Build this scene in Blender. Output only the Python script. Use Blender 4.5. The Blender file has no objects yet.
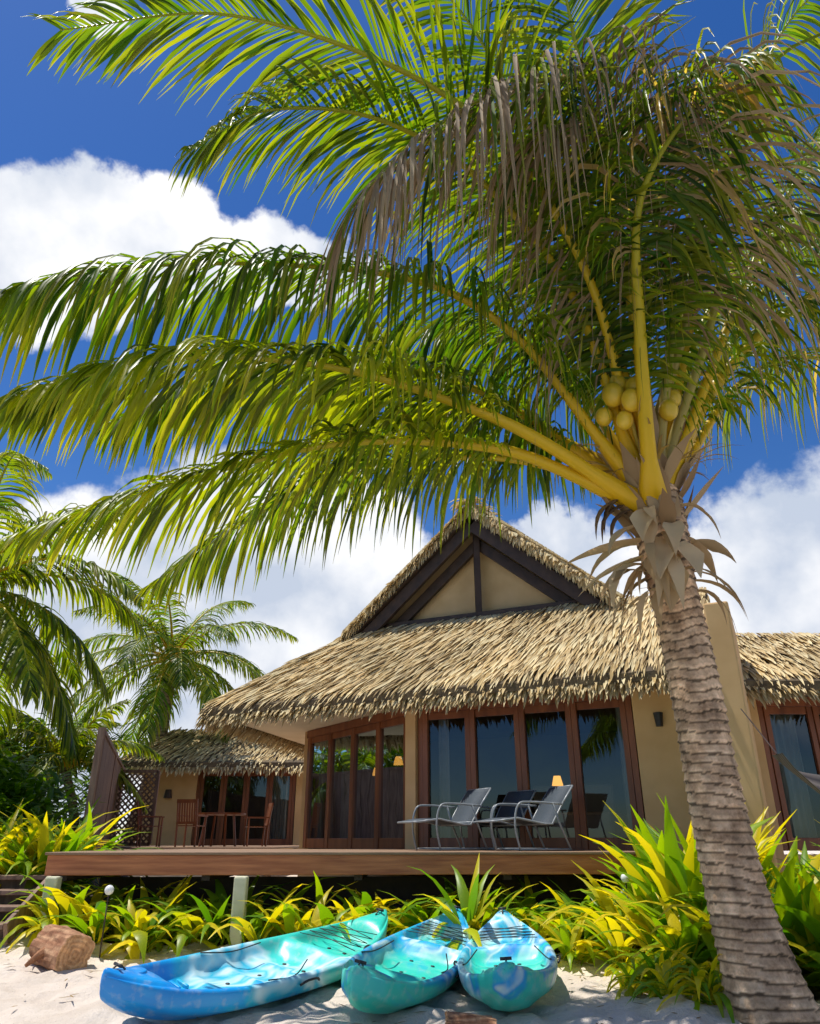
import bpy, math, random
from mathutils import Vector as V, noise as mnoise
import mathutils
R=random.Random(7)
sc=bpy.context.scene
def rad(a): return math.radians(a)
# ---------------- materials
def newmat(name):
    m=bpy.data.materials.new(name); m.use_nodes=True
    nt=m.node_tree; b=nt.nodes.get('Principled BSDF'); return m,nt,b
def N(nt,t,**k):
    n=nt.nodes.new(t)
    for a,v in k.items():
        if hasattr(n,a): setattr(n,a,v)
        else: n.inputs[a].default_value=v
    return n
def ramp(nt,stops):
    r=nt.nodes.new('ShaderNodeValToRGB'); e=r.color_ramp.elements
    while len(e)<len(stops): e.new(.5)
    for i,(p,c) in enumerate(stops):
        e[i].position=p; e[i].color=(*c,1) if len(c)==3 else c
    return r
def noisemat(name,c1,c2,scale=5,rough=.8,bump=.2,stretch=(1,1,1),detail=6,dist=0,bscale=None,bdist=.01):
    m,nt,b=newmat(name); L=nt.links.new
    tc=N(nt,'ShaderNodeTexCoord'); mp=N(nt,'ShaderNodeMapping'); mp.inputs['Scale'].default_value=stretch
    L(tc.outputs['Object'],mp.inputs['Vector'])
    n=N(nt,'ShaderNodeTexNoise'); n.inputs['Scale'].default_value=scale; n.inputs['Detail'].default_value=detail; n.inputs['Distortion'].default_value=dist
    L(mp.outputs[0],n.inputs['Vector'])
    r=ramp(nt,[(.3,c1),(.7,c2)]); L(n.outputs[0],r.inputs[0]); L(r.outputs[0],b.inputs['Base Color'])
    b.inputs['Roughness'].default_value=rough
    if bump:
        n2=N(nt,'ShaderNodeTexNoise'); n2.inputs['Scale'].default_value=bscale or scale*4; n2.inputs['Detail'].default_value=8
        L(mp.outputs[0],n2.inputs['Vector'])
        bp=N(nt,'ShaderNodeBump'); bp.inputs['Strength'].default_value=bump; bp.inputs['Distance'].default_value=bdist
        L(n2.outputs[0],bp.inputs['Height']); L(bp.outputs[0],b.inputs['Normal'])
    return m
def leafmat(name,rough=.4,trans=.4,tcol=(1.6,1.5,.5),spec=.35):
    m,nt,b=newmat(name); L=nt.links.new
    a=N(nt,'ShaderNodeAttribute'); a.attribute_name='Col'
    L(a.outputs['Color'],b.inputs['Base Color']); b.inputs['Roughness'].default_value=rough; b.inputs['Specular IOR Level'].default_value=spec
    out=nt.nodes['Material Output']
    if trans>0:
        mu=N(nt,'ShaderNodeMix',data_type='RGBA',blend_type='MULTIPLY'); mu.inputs[0].default_value=1
        L(a.outputs['Color'],mu.inputs[6]); mu.inputs[7].default_value=(*tcol,1)
        t=N(nt,'ShaderNodeBsdfTranslucent'); L(mu.outputs[2],t.inputs['Color'])
        mx=N(nt,'ShaderNodeMixShader'); mx.inputs[0].default_value=trans
        L(b.outputs[0],mx.inputs[1]); L(t.outputs[0],mx.inputs[2]); L(mx.outputs[0],out.inputs[0])
    return m
M={}
M['leaf']=leafmat('palm_leaf',.38,.5,(3.0,2.9,.4),.3)
M['plant']=leafmat('garden_leaf',.38,.45,(2.4,2.3,.35))
M['dry']=leafmat('dry_leaf',.8,.3,(1.2,1.1,.9))
M['thatch']=leafmat('thatch_blades',.9,.12,(1.1,1,.8),.1)
M['thatchbase']=noisemat('thatch_base',(.07,.05,.03),(.18,.13,.07),8,.95,.6)
M['wall']=noisemat('ochre_plaster',(.60,.375,.17),(.72,.48,.24),1.6,.9,.3,bscale=50,bdist=.004)
M['soffit']=noisemat('soffit_plaster',(.76,.63,.42),(.84,.71,.50),2,.9,.1)
M['panel']=noisemat('gable_panel',(.50,.34,.16),(.62,.44,.23),2,.9,.1)
M['wood']=noisemat('red_brown_timber',(.15,.04,.014),(.28,.09,.03),6,.4,.25,(1,1,.15))
M['darkwood']=noisemat('dark_timber',(.025,.014,.01),(.06,.034,.022),6,.6,.3)
M['fencewood']=noisemat('brown_fence_boards',(.12,.065,.042),(.30,.19,.13),5,.7,.3,(3,3,.4))
M['beam']=noisemat('deck_beam_stain',(.30,.085,.028),(.54,.20,.075),5,.5,.4,(.25,5,5))
M['deck']=noisemat('deck_boards',(.22,.13,.075),(.32,.2,.12),6,.6,.3,(.3,6,3))
M['post']=noisemat('weathered_post',(.52,.52,.34),(.68,.67,.48),7,.8,.4)
M['metal']=noisemat('grey_tube',(.22,.24,.25),(.32,.34,.35),8,.3,0)
M['sling']=noisemat('sling_fabric',(.035,.05,.065),(.07,.09,.11),80,.7,.3)
M['black']=noisemat('black_rubber',(.012,.012,.013),(.03,.03,.032),20,.5,.1)
M['stump']=noisemat('weathered_log',(.18,.075,.035),(.66,.46,.30),5,.9,.8,(1,2.5,2.5),bdist=.02)
M['curtain']=noisemat('curtain_cloth',(.6,.55,.47),(.75,.71,.63),3,.9,.1)
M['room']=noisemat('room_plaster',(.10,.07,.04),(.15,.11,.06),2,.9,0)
M['soil']=noisemat('dark_soil',(.03,.022,.014),(.09,.065,.045),6,.95,.6)
M['husk']=leafmat('leaf_sheath',.85,.25,(1,.95,.8))
M['rachis']=leafmat('yellow_petiole',.35,.2,(1.2,1.1,.5))
m,nt,b=newmat('window_glass'); out=nt.nodes['Material Output']; L=nt.links.new
g=N(nt,'ShaderNodeBsdfGlossy'); g.inputs['Roughness'].default_value=.015; g.inputs['Color'].default_value=(.6,.8,1,1)
t=N(nt,'ShaderNodeBsdfTransparent'); t.inputs['Color'].default_value=(.42,.45,.45,1)
lw=N(nt,'ShaderNodeLayerWeight'); lw.inputs[0].default_value=.25
mr=N(nt,'ShaderNodeMapRange'); mr.inputs[3].default_value=.06; mr.inputs[4].default_value=.6
tc=N(nt,'ShaderNodeTexCoord'); n=N(nt,'ShaderNodeTexNoise'); n.inputs['Scale'].default_value=.9
bp=N(nt,'ShaderNodeBump'); bp.inputs['Strength'].default_value=.15; bp.inputs['Distance'].default_value=.04
L(tc.outputs['Object'],n.inputs['Vector']); L(n.outputs[0],bp.inputs['Height']); L(bp.outputs[0],g.inputs['Normal'])
mx=N(nt,'ShaderNodeMixShader'); L(lw.outputs['Fresnel'],mr.inputs[0]); L(mr.outputs[0],mx.inputs[0]); L(t.outputs[0],mx.inputs[1]); L(g.outputs[0],mx.inputs[2]); L(mx.outputs[0],out.inputs[0])
M['glass']=m
m,nt,b=newmat('warm_lamp_glow'); b.inputs['Base Color'].default_value=(.9,.5,.15,1); b.inputs['Emission Color'].default_value=(1,.45,.08,1); b.inputs['Emission Strength'].default_value=3; M['lamp']=m
m,nt,b=newmat('white_globe'); b.inputs['Base Color'].default_value=(.8,.8,.78,1); b.inputs['Roughness'].default_value=.25; M['globe']=m
M['nut']=noisemat('coconut_yellow_green',(.42,.30,.015),(.70,.46,.03),4,.35,.1)
m,nt,b=newmat('coral_sand'); L=nt.links.new; tc=N(nt,'ShaderNodeTexCoord')
n=N(nt,'ShaderNodeTexNoise'); n.inputs['Scale'].default_value=1.3; n.inputs['Detail'].default_value=12; n.inputs['Roughness'].default_value=.65; L(tc.outputs['Object'],n.inputs['Vector'])
r=ramp(nt,[(.3,(.56,.47,.385)),(.62,(.71,.62,.53))]); L(n.outputs[0],r.inputs[0])
v=N(nt,'ShaderNodeTexVoronoi'); v.inputs['Scale'].default_value=30; L(tc.outputs['Object'],v.inputs['Vector'])
r2=ramp(nt,[(.04,(.38,.33,.27)),(.14,(1,1,1))]); L(v.outputs['Distance'],r2.inputs[0])
n3=N(nt,'ShaderNodeTexNoise'); n3.inputs['Scale'].default_value=5; n3.inputs['Detail'].default_value=6; L(tc.outputs['Object'],n3.inputs['Vector'])
r3=ramp(nt,[(.45,(0,0,0)),(.55,(1,1,1))]); L(n3.outputs[0],r3.inputs[0])
mu=N(nt,'ShaderNodeMix',data_type='RGBA',blend_type='MULTIPLY'); L(r3.outputs[0],mu.inputs[0]); L(r.outputs[0],mu.inputs[6]); L(r2.outputs[0],mu.inputs[7]); L(mu.outputs[2],b.inputs['Base Color'])
b.inputs['Roughness'].default_value=.95
n2=N(nt,'ShaderNodeTexNoise'); n2.inputs['Scale'].default_value=16; n2.inputs['Detail'].default_value=7; n2.inputs['Roughness'].default_value=.65; L(tc.outputs['Object'],n2.inputs['Vector'])
bp=N(nt,'ShaderNodeBump'); bp.inputs['Strength'].default_value=.9; bp.inputs['Distance'].default_value=.03; L(n2.outputs[0],bp.inputs['Height']); L(bp.outputs[0],b.inputs['Normal'])
M['sand']=m
m,nt,b=newmat('palm_bark'); L=nt.links.new
a=N(nt,'ShaderNodeAttribute'); a.attribute_name='Col'
tc=N(nt,'ShaderNodeTexCoord'); n=N(nt,'ShaderNodeTexNoise'); n.inputs['Scale'].default_value=7; n.inputs['Detail'].default_value=9; n.inputs['Roughness'].default_value=.75; L(tc.outputs['Object'],n.inputs['Vector'])
r=ramp(nt,[(.3,(.35,.26,.18)),(.5,(.95,.85,.74)),(.68,(1.45,1.4,1.3))]); L(n.outputs[0],r.inputs[0])
mu=N(nt,'ShaderNodeMix',data_type='RGBA',blend_type='MULTIPLY'); mu.inputs[0].default_value=1; L(a.outputs['Color'],mu.inputs[6]); L(r.outputs[0],mu.inputs[7]); L(mu.outputs[2],b.inputs['Base Color'])
b.inputs['Roughness'].default_value=.9
mp=N(nt,'ShaderNodeMapping'); mp.inputs['Scale'].default_value=(1,1,.3); L(tc.outputs['Object'],mp.inputs[0])
n2=N(nt,'ShaderNodeTexNoise'); n2.inputs['Scale'].default_value=40; n2.inputs['Detail'].default_value=6; L(mp.outputs[0],n2.inputs['Vector'])
bp=N(nt,'ShaderNodeBump'); bp.inputs['Strength'].default_value=.9; bp.inputs['Distance'].default_value=.014; L(n2.outputs[0],bp.inputs['Height']); L(bp.outputs[0],b.inputs['Normal'])
M['trunk']=m

# ---------------- mesh builder
class MB:
    def __init__(s): s.v=[];s.f=[];s.c=[];s.m=[]
    def add(s,vs,fs,col=(.5,.5,.5),mi=0):
        o=len(s.v); s.v.extend([tuple(q) for q in vs])
        if isinstance(col,list): s.c.extend(col)
        else: s.c.extend([col]*len(vs))
        s.f.extend([tuple(i+o for i in f) for f in fs]); s.m.extend([mi]*len(fs))
    def obj(s,name,mats,parent=None,smooth=False,bevel=0):
        me=bpy.data.meshes.new(name); me.from_pydata(s.v,[],s.f)
        for q in mats: me.materials.append(M[q])
        me.polygons.foreach_set('material_index',s.m)
        at=me.color_attributes.new('Col','FLOAT_COLOR','POINT')
        buf=[]
        for c in s.c: buf.extend((c[0],c[1],c[2],1))
        at.data.foreach_set('color',buf)
        if smooth: me.polygons.foreach_set('use_smooth',[True]*len(s.f))
        me.update()
        o=bpy.data.objects.new(name,me); sc.collection.objects.link(o)
        if parent: o.parent=parent
        if bevel:
            b=o.modifiers.new('b','BEVEL'); b.width=bevel; b.segments=2; b.limit_method='ANGLE'
        return o
def empty(name):
    e=bpy.data.objects.new(name,None); sc.collection.objects.link(e); e.empty_display_size=.2; return e
UP=V((0,0,1))
def obox(mb,p,q,w,h,mi=0,up=UP,col=(.5,.5,.5),ext=0):
    p=V(p);q=V(q);t=(q-p).normalized(); sd=t.cross(up)
    if sd.length<1e-4: sd=t.cross(V((1,0,0)))
    sd.normalize(); u=sd.cross(t).normalized()
    p=p-t*ext;q=q+t*ext
    vs=[]
    for e in (p,q):
        for a,b in ((-1,-1),(1,-1),(1,1),(-1,1)): vs.append(e+sd*a*w/2+u*b*h/2)
    mb.add(vs,[(0,1,2,3),(7,6,5,4),(0,4,5,1),(1,5,6,2),(2,6,7,3),(3,7,4,0)],col,mi)
def wallbox(mb,p,q,z0,z1,th,mi=0):
    obox(mb,(p[0],p[1],(z0+z1)/2),(q[0],q[1],(z0+z1)/2),th,z1-z0,mi)
def tube(mb,pts,r,n=8,mi=0,col=(.5,.5,.5),caps=True):
    pts=[V(q) for q in pts]; rs=r if isinstance(r,list) else [r]*len(pts)
    vs=[];prev=None
    for i,q in enumerate(pts):
        t=(pts[min(i+1,len(pts)-1)]-pts[max(i-1,0)]).normalized()
        if prev is None:
            a=t.cross(UP)
            if a.length<.05: a=t.cross(V((1,0,0)))
        else: a=prev-t*prev.dot(t)
        a.normalize(); prev=a; b=t.cross(a)
        for k in range(n):
            an=2*math.pi*k/n; vs.append(q+(a*math.cos(an)+b*math.sin(an))*rs[i])
    fs=[]
    for i in range(len(pts)-1):
        for k in range(n): fs.append((i*n+k,i*n+(k+1)%n,(i+1)*n+(k+1)%n,(i+1)*n+k))
    if caps: fs.append(tuple(range(n-1,-1,-1))); fs.append(tuple((len(pts)-1)*n+k for k in range(n)))
    if isinstance(col,list): 
        cc=[]
        for c in col: cc+= [c]*n
        col=cc
    mb.add(vs,fs,col,mi)
def catmull(P,n):
    P=[V(q) for q in P]; P=[P[0]*2-P[1]]+P+[P[-1]*2-P[-2]]
    out=[]; segs=len(P)-3
    for i in range(n+1):
        u=i/n*segs; k=min(int(u),segs-1); t=u-k
        a,b,c,d=P[k:k+4]
        out.append(.5*((2*b)+(c-a)*t+(2*a-5*b+4*c-d)*t*t+(-a+3*b-3*c+d)*t**3))
    return out
def resample(pts,n):
    ds=[0]
    for i in range(1,len(pts)): ds.append(ds[-1]+(pts[i]-pts[i-1]).length)
    out=[];j=0
    for i in range(n+1):
        d=ds[-1]*i/n
        while j<len(pts)-2 and ds[j+1]<d: j+=1
        t=(d-ds[j])/max(ds[j+1]-ds[j],1e-6); out.append(pts[j].lerp(pts[j+1],min(1,t)))
    return out,ds[-1]
def blade(mb,base,d,side,length,width,droop,ns,c0,c1,fold=.25,mi=0,flat=False,curl=0):
    d=V(d).normalized(); p=V(base); side=V(side).normalized()
    vs=[];cs=[];st=length/ns; cz=side*curl
    for i in range(ns+1):
        t=i/ns
        w=width*(.45+1.1*t if t<.5 else 2.0*(1-t))
        if i==ns: w=width*.03
        s2=side-d*side.dot(d)
        if s2.length<1e-3: s2=d.cross(V((1,.3,0)))
        s2.normalize(); nr=s2.cross(d)
        if flat: vs+= [p-s2*w/2,p+s2*w/2]
        else: vs+= [p-s2*w/2,p-nr*w*fold,p+s2*w/2]
        c=tuple(c0[k]*(1-t)+c1[k]*t for k in range(3))
        cs+= [c]*(2 if flat else 3)
        g=droop*(.4+1.2*t)/ns
        d=(d+V((0,0,-g))+cz/ns); d.normalize()
        p=p+d*st
    fs=[]
    for i in range(ns):
        if flat: fs.append((2*i,2*i+1,2*i+3,2*i+2))
        else:
            o=3*i; fs+=[(o,o+1,o+4,o+3),(o+1,o+2,o+5,o+4)]
    mb.add(vs,fs,cs,mi)
def mixc(a,b,t): return tuple(a[k]*(1-t)+b[k]*t for k in range(3))
GREEN=(.030,.100,.006); YEL=(.33,.34,.012); DGREEN=(.008,.032,.006)
def frond(mb,rm,P,ll=1.15,droop=2.2,n=95,yel=.25,dry=0,w=.045,ns=5,r0=.06,rcol=(.80,.48,.01),start=.2,up=.15,jit=.12):
    pts,Ln=resample(catmull(P,60),60)
    rs=[max(.006,r0*(1-(i/60))**.8*(1.0 if i>8 else 1+.14*(8-i))) for i in range(61)]
    rc_=rcol if dry<.5 else (.38,.27,.09)
    tube(rm,pts,rs,7,0,[mixc(rc_,(.34,.38,.03),min(1,i/50)) for i in range(61)])
    ch=(pts[-1]-pts[0]); 
    hd=V((ch.x,ch.y,0)); hd.normalize()
    S0=hd.cross(UP).normalized()
    clumpn=0
    for i in range(n):
        u=start+(1-start)*(i+.5)/n
        f=u*60; k=min(int(f),59); q=pts[k].lerp(pts[k+1],f-k); T=(pts[k+1]-pts[k]).normalized()
        S=S0-T*S0.dot(T); S.normalize(); U=S.cross(T)
        if U.z<0 and T.z>-.9: U=-U
        e=(u-start)/(1-start)
        prof=(.5+.5*min(1,e/.2))*(1-(.72 if dry<.5 else .45)*max(0,(e-.5)/.5)**1.6)
        if i%7==0: clumpn=R.uniform(-.25,.25)
        for sg in (-1,1):
            if R.random()<.04: continue
            L_=ll*prof*R.uniform(1-jit,1+jit*.6)
            fw=.35+1.0*e+R.uniform(-jit,jit)+clumpn
            d=S*sg+T*fw+U*(up+R.uniform(-.16,.16))
            cc=R.random(); base=mixc(GREEN,YEL,min(1,max(0,yel+R.uniform(-.25,.4)*(.4+yel))))
            if cc<.25: base=mixc(base,DGREEN,.8)
            tip=mixc(base,(.36,.30,.05),R.random()**2*.7)
            if dry>0 and R.random()<dry:
                base=mixc((.22,.13,.07),(.46,.34,.20),R.random()); tip=mixc(base,(.4,.3,.18),.5)
            sd=T+U*.5*R.uniform(-.8,.8)
            blade(mb,q,d,sd,L_,w*(1 if dry<.5 else .7)*R.uniform(.75,1.2),droop*R.uniform(.7,1.35),ns,base,tip,curl=R.uniform(-.25,.25))
# ---------------- main palm
palm=empty('coconut_palm')
lf=MB();rc=MB();dr=MB()
C0=(2.34,6.4,4.15)
G=lambda *P:[C0]+list(P)
FR=[
(G((1.82,6.2,4.8),(1.07,5.9,5.75),(0.19,5.5,6.08),(-0.96,5.0,5.86),(-2.19,4.5,5.38),(-3.05,4.1,4.73)),dict(ll=1.65,droop=4.6,n=190,yel=.12,jit=.25,ns=7,w=.042)),
(G((1.7,6.6,4.9),(.7,6.7,5.7),(-.5,6.6,6.0),(-1.8,6.5,5.8),(-3.0,6.4,5.1)),dict(ll=1.5,droop=3.6,n=145,yel=.16,jit=.25,ns=6)),
(G((2.02,6.3,4.27),(1.2,6.0,4.69),(0.4,5.6,4.85),(-0.66,5.1,4.88),(-1.77,4.6,4.6),(-2.68,4.2,4.0)),dict(ll=1.3,droop=2.8,n=155,yel=.40,start=.32,jit=.25,ns=6,r0=.075)),
(G((1.79,6.3,4.35),(0.84,6.1,4.65),(-0.52,5.7,4.5),(-1.74,5.3,3.95),(-2.81,5.0,3.35)),dict(ll=1.1,droop=2.0,n=145,yel=.36,start=.28,jit=.25,r0=.07)),
(G((1.78,6.6,4.6),(0.74,6.9,5.0),(-0.76,7.2,4.95),(-1.95,7.4,4.35),(-2.75,7.5,3.75)),dict(ll=1.2,droop=2.6,n=130,yel=.22,jit=.25)),
(G((1.93,6.7,4.85),(1.19,7,5.45),(0.23,7.4,5.85),(-0.95,7.8,5.6),(-1.67,8.1,5.0)),dict(ll=1.35,droop=3.2,n=125,yel=.10,jit=.25)),
(G((2.12,6.2,4.91),(1.73,5.6,6.22),(0.94,5,7.25),(-0.09,4.5,7.67),(-1.52,4,7.65),(-2.62,3.6,6.84)),dict(ll=1.4,droop=1.2,n=145,yel=.16,jit=.25)),
(G((2.06,6.2,4.8),(1.58,5.8,6.27),(0.67,5.2,7.09),(-0.27,4.7,7.28),(-1.17,4.3,6.89),(-1.66,4,6.06)),dict(ll=1.3,droop=1.7,n=130,yel=.18,jit=.25)),
(G((2.28,6.2,4.69),(2.7,5.7,6.06),(2.73,5.2,7.35),(2,4.8,7.88),(0.98,4.5,7.47),(0.16,4.3,6.65),(-0.31,4.2,5.92)),dict(ll=2.1,droop=5,n=135,dry=.72,yel=.3,start=.42,jit=.5,w=.042,ns=8)),
(G((2.36,6.1,4.75),(2.47,5.6,5.98),(2.16,5.1,6.98),(1.67,4.8,7.4),(1.15,4.6,7.02)),dict(ll=2.3,droop=5,n=100,dry=.75,yel=.3,start=.38,jit=.5,w=.042,ns=8)),
(G((2.5,6.2,4.75),(2.9,5.7,5.9),(3.0,5.2,6.9),(2.6,4.7,7.4),(2.2,4.4,7.2)),dict(ll=1.8,droop=5,n=90,dry=.55,yel=.2,start=.45,jit=.5,w=.042,ns=8)),
(G((2.28,6.2,4.69),(2.09,5.6,5.98),(1.79,5,7.25),(1.48,4.4,8.21),(1.27,3.9,9.12)),dict(ll=1.3,droop=1.9,n=120,yel=.15,jit=.22)),
(G((2.47,6.3,4.75),(2.94,5.9,6.48),(3.42,5.4,8.02),(3.98,5,9.15),(4.57,4.6,9.47)),dict(ll=1.4,droop=3.2,n=120,yel=.12,jit=.25)),
(G((2.26,6.2,4.78),(1.53,5.6,7.25),(.71,4.9,8.68),(-.1,4.3,9.25)),dict(ll=1.3,droop=1.4,n=120,yel=.14,jit=.22)),
(G((2.19,6.0,4.43),(2.1,5.5,5.56),(2.05,4.9,6.51),(2.5,4.4,7.14),(2.91,4.1,7.23)),dict(ll=1.3,droop=4.5,yel=.1,start=.55,r0=.085,jit=.3,dry=.2,n=70)),
(G((2.65,6.4,4.8),(3.26,6.5,5.72),(4.05,6.4,6.48),(5.02,6.3,7.0),(6.02,6.2,6.8),(6.8,6.1,6.1)),dict(ll=1.25,droop=4,n=110,yel=.25,dry=.2,start=.42,r0=.085,jit=.35,ns=6)),
(G((2.85,6.6,5.03),(3.78,6.9,6.64),(4.85,7.1,8.01),(6.02,7.2,8.44)),dict(ll=1.3,droop=3.4,yel=.1,n=100,jit=.25)),
(G((2.84,6.7,4.85),(3.71,7.1,6.0),(4.72,7.5,6.7),(5.72,7.8,6.6),(6.6,8,5.8)),dict(ll=1.2,droop=4,n=95,yel=.12,dry=.15,jit=.35,ns=6,start=.3)),
(G((2.63,6.2,4.8),(3.62,5.9,6.88),(4.57,5.5,8.31),(5.48,5.2,8.82)),dict(ll=1.4,droop=3.4,n=95,yel=.12,jit=.25,start=.35)),
(G((2.39,6.5,4.86),(2.52,6.6,6.41),(2.16,6.4,7.65),(1.55,6.0,7.93),(.9,5.6,7.6)),dict(ll=1.4,droop=3.4,n=110,yel=.12,jit=.25)),
(G((2.63,6.6,4.91),(3.27,6.8,6.56),(4.05,6.8,7.73),(4.88,6.6,8.16)),dict(ll=1.3,droop=3.2,n=100,yel=.12,jit=.25,dry=.1)),
(G((2.13,6.6,4.91),(1.67,6.9,6.09),(.81,7,6.72),(-.24,7.2,6.72),(-1.07,7.5,6.22)),dict(ll=1.45,droop=3.8,n=125,yel=.1,jit=.25)),
]
for P,k in FR:
    frond(dr if k.get('dry',0)>.5 else lf,rc,P,**k)
lf.obj('fronds',['leaf'],palm,True); dr.obj('dry_fronds',['dry'],palm,True); rc.obj('petioles',['rachis'],palm,True)
def trunk(path,rfun,name,parent,ring=.075,sides=36,base=(.40,.33,.25),saw_=.018):
    pts,Ln=resample(catmull(path,80),int(sum((V(path[i+1])-V(path[i])).length for i in range(len(path)-1))/ring)*6)
    mb=MB();vs=[];cs=[]
    n=len(pts)
    for i,p in enumerate(pts):
        h=Ln*i/(n-1)
        for k in range(sides):
            a=2*math.pi*k/sides
            ca,sa=math.cos(a),math.sin(a)
            hh=h/ring+.35*math.sin(a+h*1.3)+.45*mnoise.noise(V((ca*1.0,sa*1.0,h*2.5)))+.12*mnoise.noise(V((ca*5,sa*5,h*6)))
            fr=hh-math.floor(hh)
            saw=(saw_*(1-fr) if fr>.12 else saw_*fr/.12)
            rr=rfun(h/Ln)*(1+.06*mnoise.noise(V((ca*1.5,sa*1.5,h*1.5))))+saw+.008*mnoise.noise(V((ca*7,sa*7,h*14)))
            vs.append((p.x+rr*ca,p.y+rr*sa,p.z))
            rid=math.floor(hh); rr2=(math.sin(rid*12.9898)*43758.5)%1
            dk_=.20 if (fr<.14 or fr>.93) else (1.15 if fr<.4 else .9)
            f=dk_*(.75+.4*rr2)*(1+.55*mnoise.noise(V((ca*2.5,sa*2.5,h*4))))
            cs.append(tuple(c*f for c in base))
    fs=[(i*sides+k,i*sides+(k+1)%sides,(i+1)*sides+(k+1)%sides,(i+1)*sides+k) for i in range(n-1) for k in range(sides)]
    mb.add(vs,fs,cs); return mb.obj(name,['trunk'],parent,True)
trunk([(2.70,6.4,-.15),(2.65,6.4,.18),(2.53,6.4,.8),(2.47,6.4,1.6),(2.43,6.4,2.6),(2.37,6.4,3.5),(2.34,6.4,4.35)],
  lambda t:.198+.23*math.exp(-t*9)+.03*math.exp(-((t-.92)/.1)**2),'trunk',palm,.085,64,(.64,.47,.32),.02)
hk=MB()
for i in range(60):
    a=R.uniform(0,2*math.pi); z=R.uniform(3.75,4.5); r=.17
    d=V((math.cos(a),math.sin(a),R.uniform(.9,2.4)))
    c=mixc((.34,.21,.10),(.62,.47,.28),R.random())
    blade(hk,(2.34+r*math.cos(a),6.4+r*math.sin(a),z),d,V((-math.sin(a),math.cos(a),0)),R.uniform(.35,.75),R.uniform(.1,.22),R.uniform(-.5,.6),5,c,mixc(c,(.2,.12,.06),.6),-.15,curl=R.uniform(-.5,.5))
for i in range(30):
    a=rad(R.choice([R.uniform(160,260),R.uniform(150,350)])); z=R.uniform(3.3,4.15); ln=R.uniform(.35,.85); dp=R.uniform(2.2,6.5); w=R.uniform(.05,.2)
    c=mixc((.44,.29,.14),(.80,.62,.38),R.random())
    blade(hk,(2.35+.2*math.cos(a),6.4+.2*math.sin(a),z),V((math.cos(a),math.sin(a),R.uniform(-.2,.6))),V((-math.sin(a),math.cos(a),R.uniform(-.5,.5))),ln,w,dp,8,c,mixc(c,(.3,.19,.1),.5),R.uniform(-.4,.1),curl=R.uniform(-1.2,1.2))
for (a,z,dz_,ln,w,dp) in ((190,3.85,-.1,.85,.2,.6),(200,4.0,-.25,.8,.14,1.2),(186,3.7,-.3,.75,.12,1.0),(182,3.6,-.5,.45,.16,1.5),(250,3.85,-.5,.7,.3,2),(280,3.8,-.6,.6,.28,2),(345,3.85,-.7,.5,.2,2),(230,4.1,-.2,.6,.24,2.5),(262,3.55,-.9,.5,.2,1)):
    a=rad(a); c=mixc((.70,.50,.28),(.88,.70,.44),R.random())
    blade(hk,(2.36+.2*math.cos(a),6.4+.2*math.sin(a),z),V((math.cos(a),math.sin(a),dz_)),V((-math.sin(a),math.cos(a),R.uniform(-.4,.6))),ln,w,dp,8,c,mixc(c,(.36,.23,.12),.5),-.3,curl=R.uniform(-.9,.9))
for (dx,z) in ((-.55,4.25),(-.62,4.15),(-.5,4.1),(-.7,4.2)):
    c=mixc((.12,.07,.04),(.3,.2,.11),R.random())
    blade(hk,(2.34+dx*.55,6.3,z),V((-1,-.1,-.2)),V((.2,1,.2)),.5,.14,3.5,7,c,mixc(c,(.1,.06,.03),.6),-.3,curl=R.uniform(-.6,.6))
for i in range(22):
    a=R.uniform(0,6.28); blade(hk,(2.34+.2*math.cos(a),6.4+.2*math.sin(a),4.4),V((math.cos(a),math.sin(a),1.5)),V((-math.sin(a),math.cos(a),0)),R.uniform(.4,.9),.035,R.uniform(1.0,3.5),7,(.55,.40,.08),(.3,.18,.08),.2,curl=R.uniform(-.6,.6))
hk.obj('leaf_sheaths',['husk'],palm,True)
nu=MB()
def ball(mb,c,r,sz=1.2,n=12,mi=0):
    vs=[];fs=[]
    for i in range(n+1):
        th=math.pi*i/n
        for k in range(n):
            ph=2*math.pi*k/n; vs.append((c[0]+r*math.sin(th)*math.cos(ph),c[1]+r*math.sin(th)*math.sin(ph),c[2]+r*sz*math.cos(th)))
    for i in range(n):
        for k in range(n): fs.append((i*n+k,i*n+(k+1)%n,(i+1)*n+(k+1)%n,(i+1)*n+k))
    mb.add(vs,fs,(.5,.5,.5),mi)
for c,r in [((1.92,5.95,5.15),.105),((2.06,5.85,5.03),.10),((2.14,5.95,5.22),.10),((2.0,6.02,5.3),.09),((1.84,6.05,4.97),.08),((2.0,5.95,4.87),.08),((2.42,5.95,4.98),.09),((2.5,6.0,5.14),.08)]: ball(nu,c,r,1.2,16)
nu.obj('coconuts',['nut'],palm,True)
stk=MB()
tube(stk,catmull([(2.25,6.3,4.5),(2.05,6.0,5.1),(1.95,5.95,5.35),(1.9,5.95,5.2)],14),.02,6,0,(.5,.38,.05)); tube(stk,catmull([(2.35,6.25,4.5),(2.4,6.0,5.1),(2.42,5.95,5.2)],10),.02,6,0,(.5,.38,.05))
stk.obj('fruit_stalks',['rachis'],palm,True)

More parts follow.
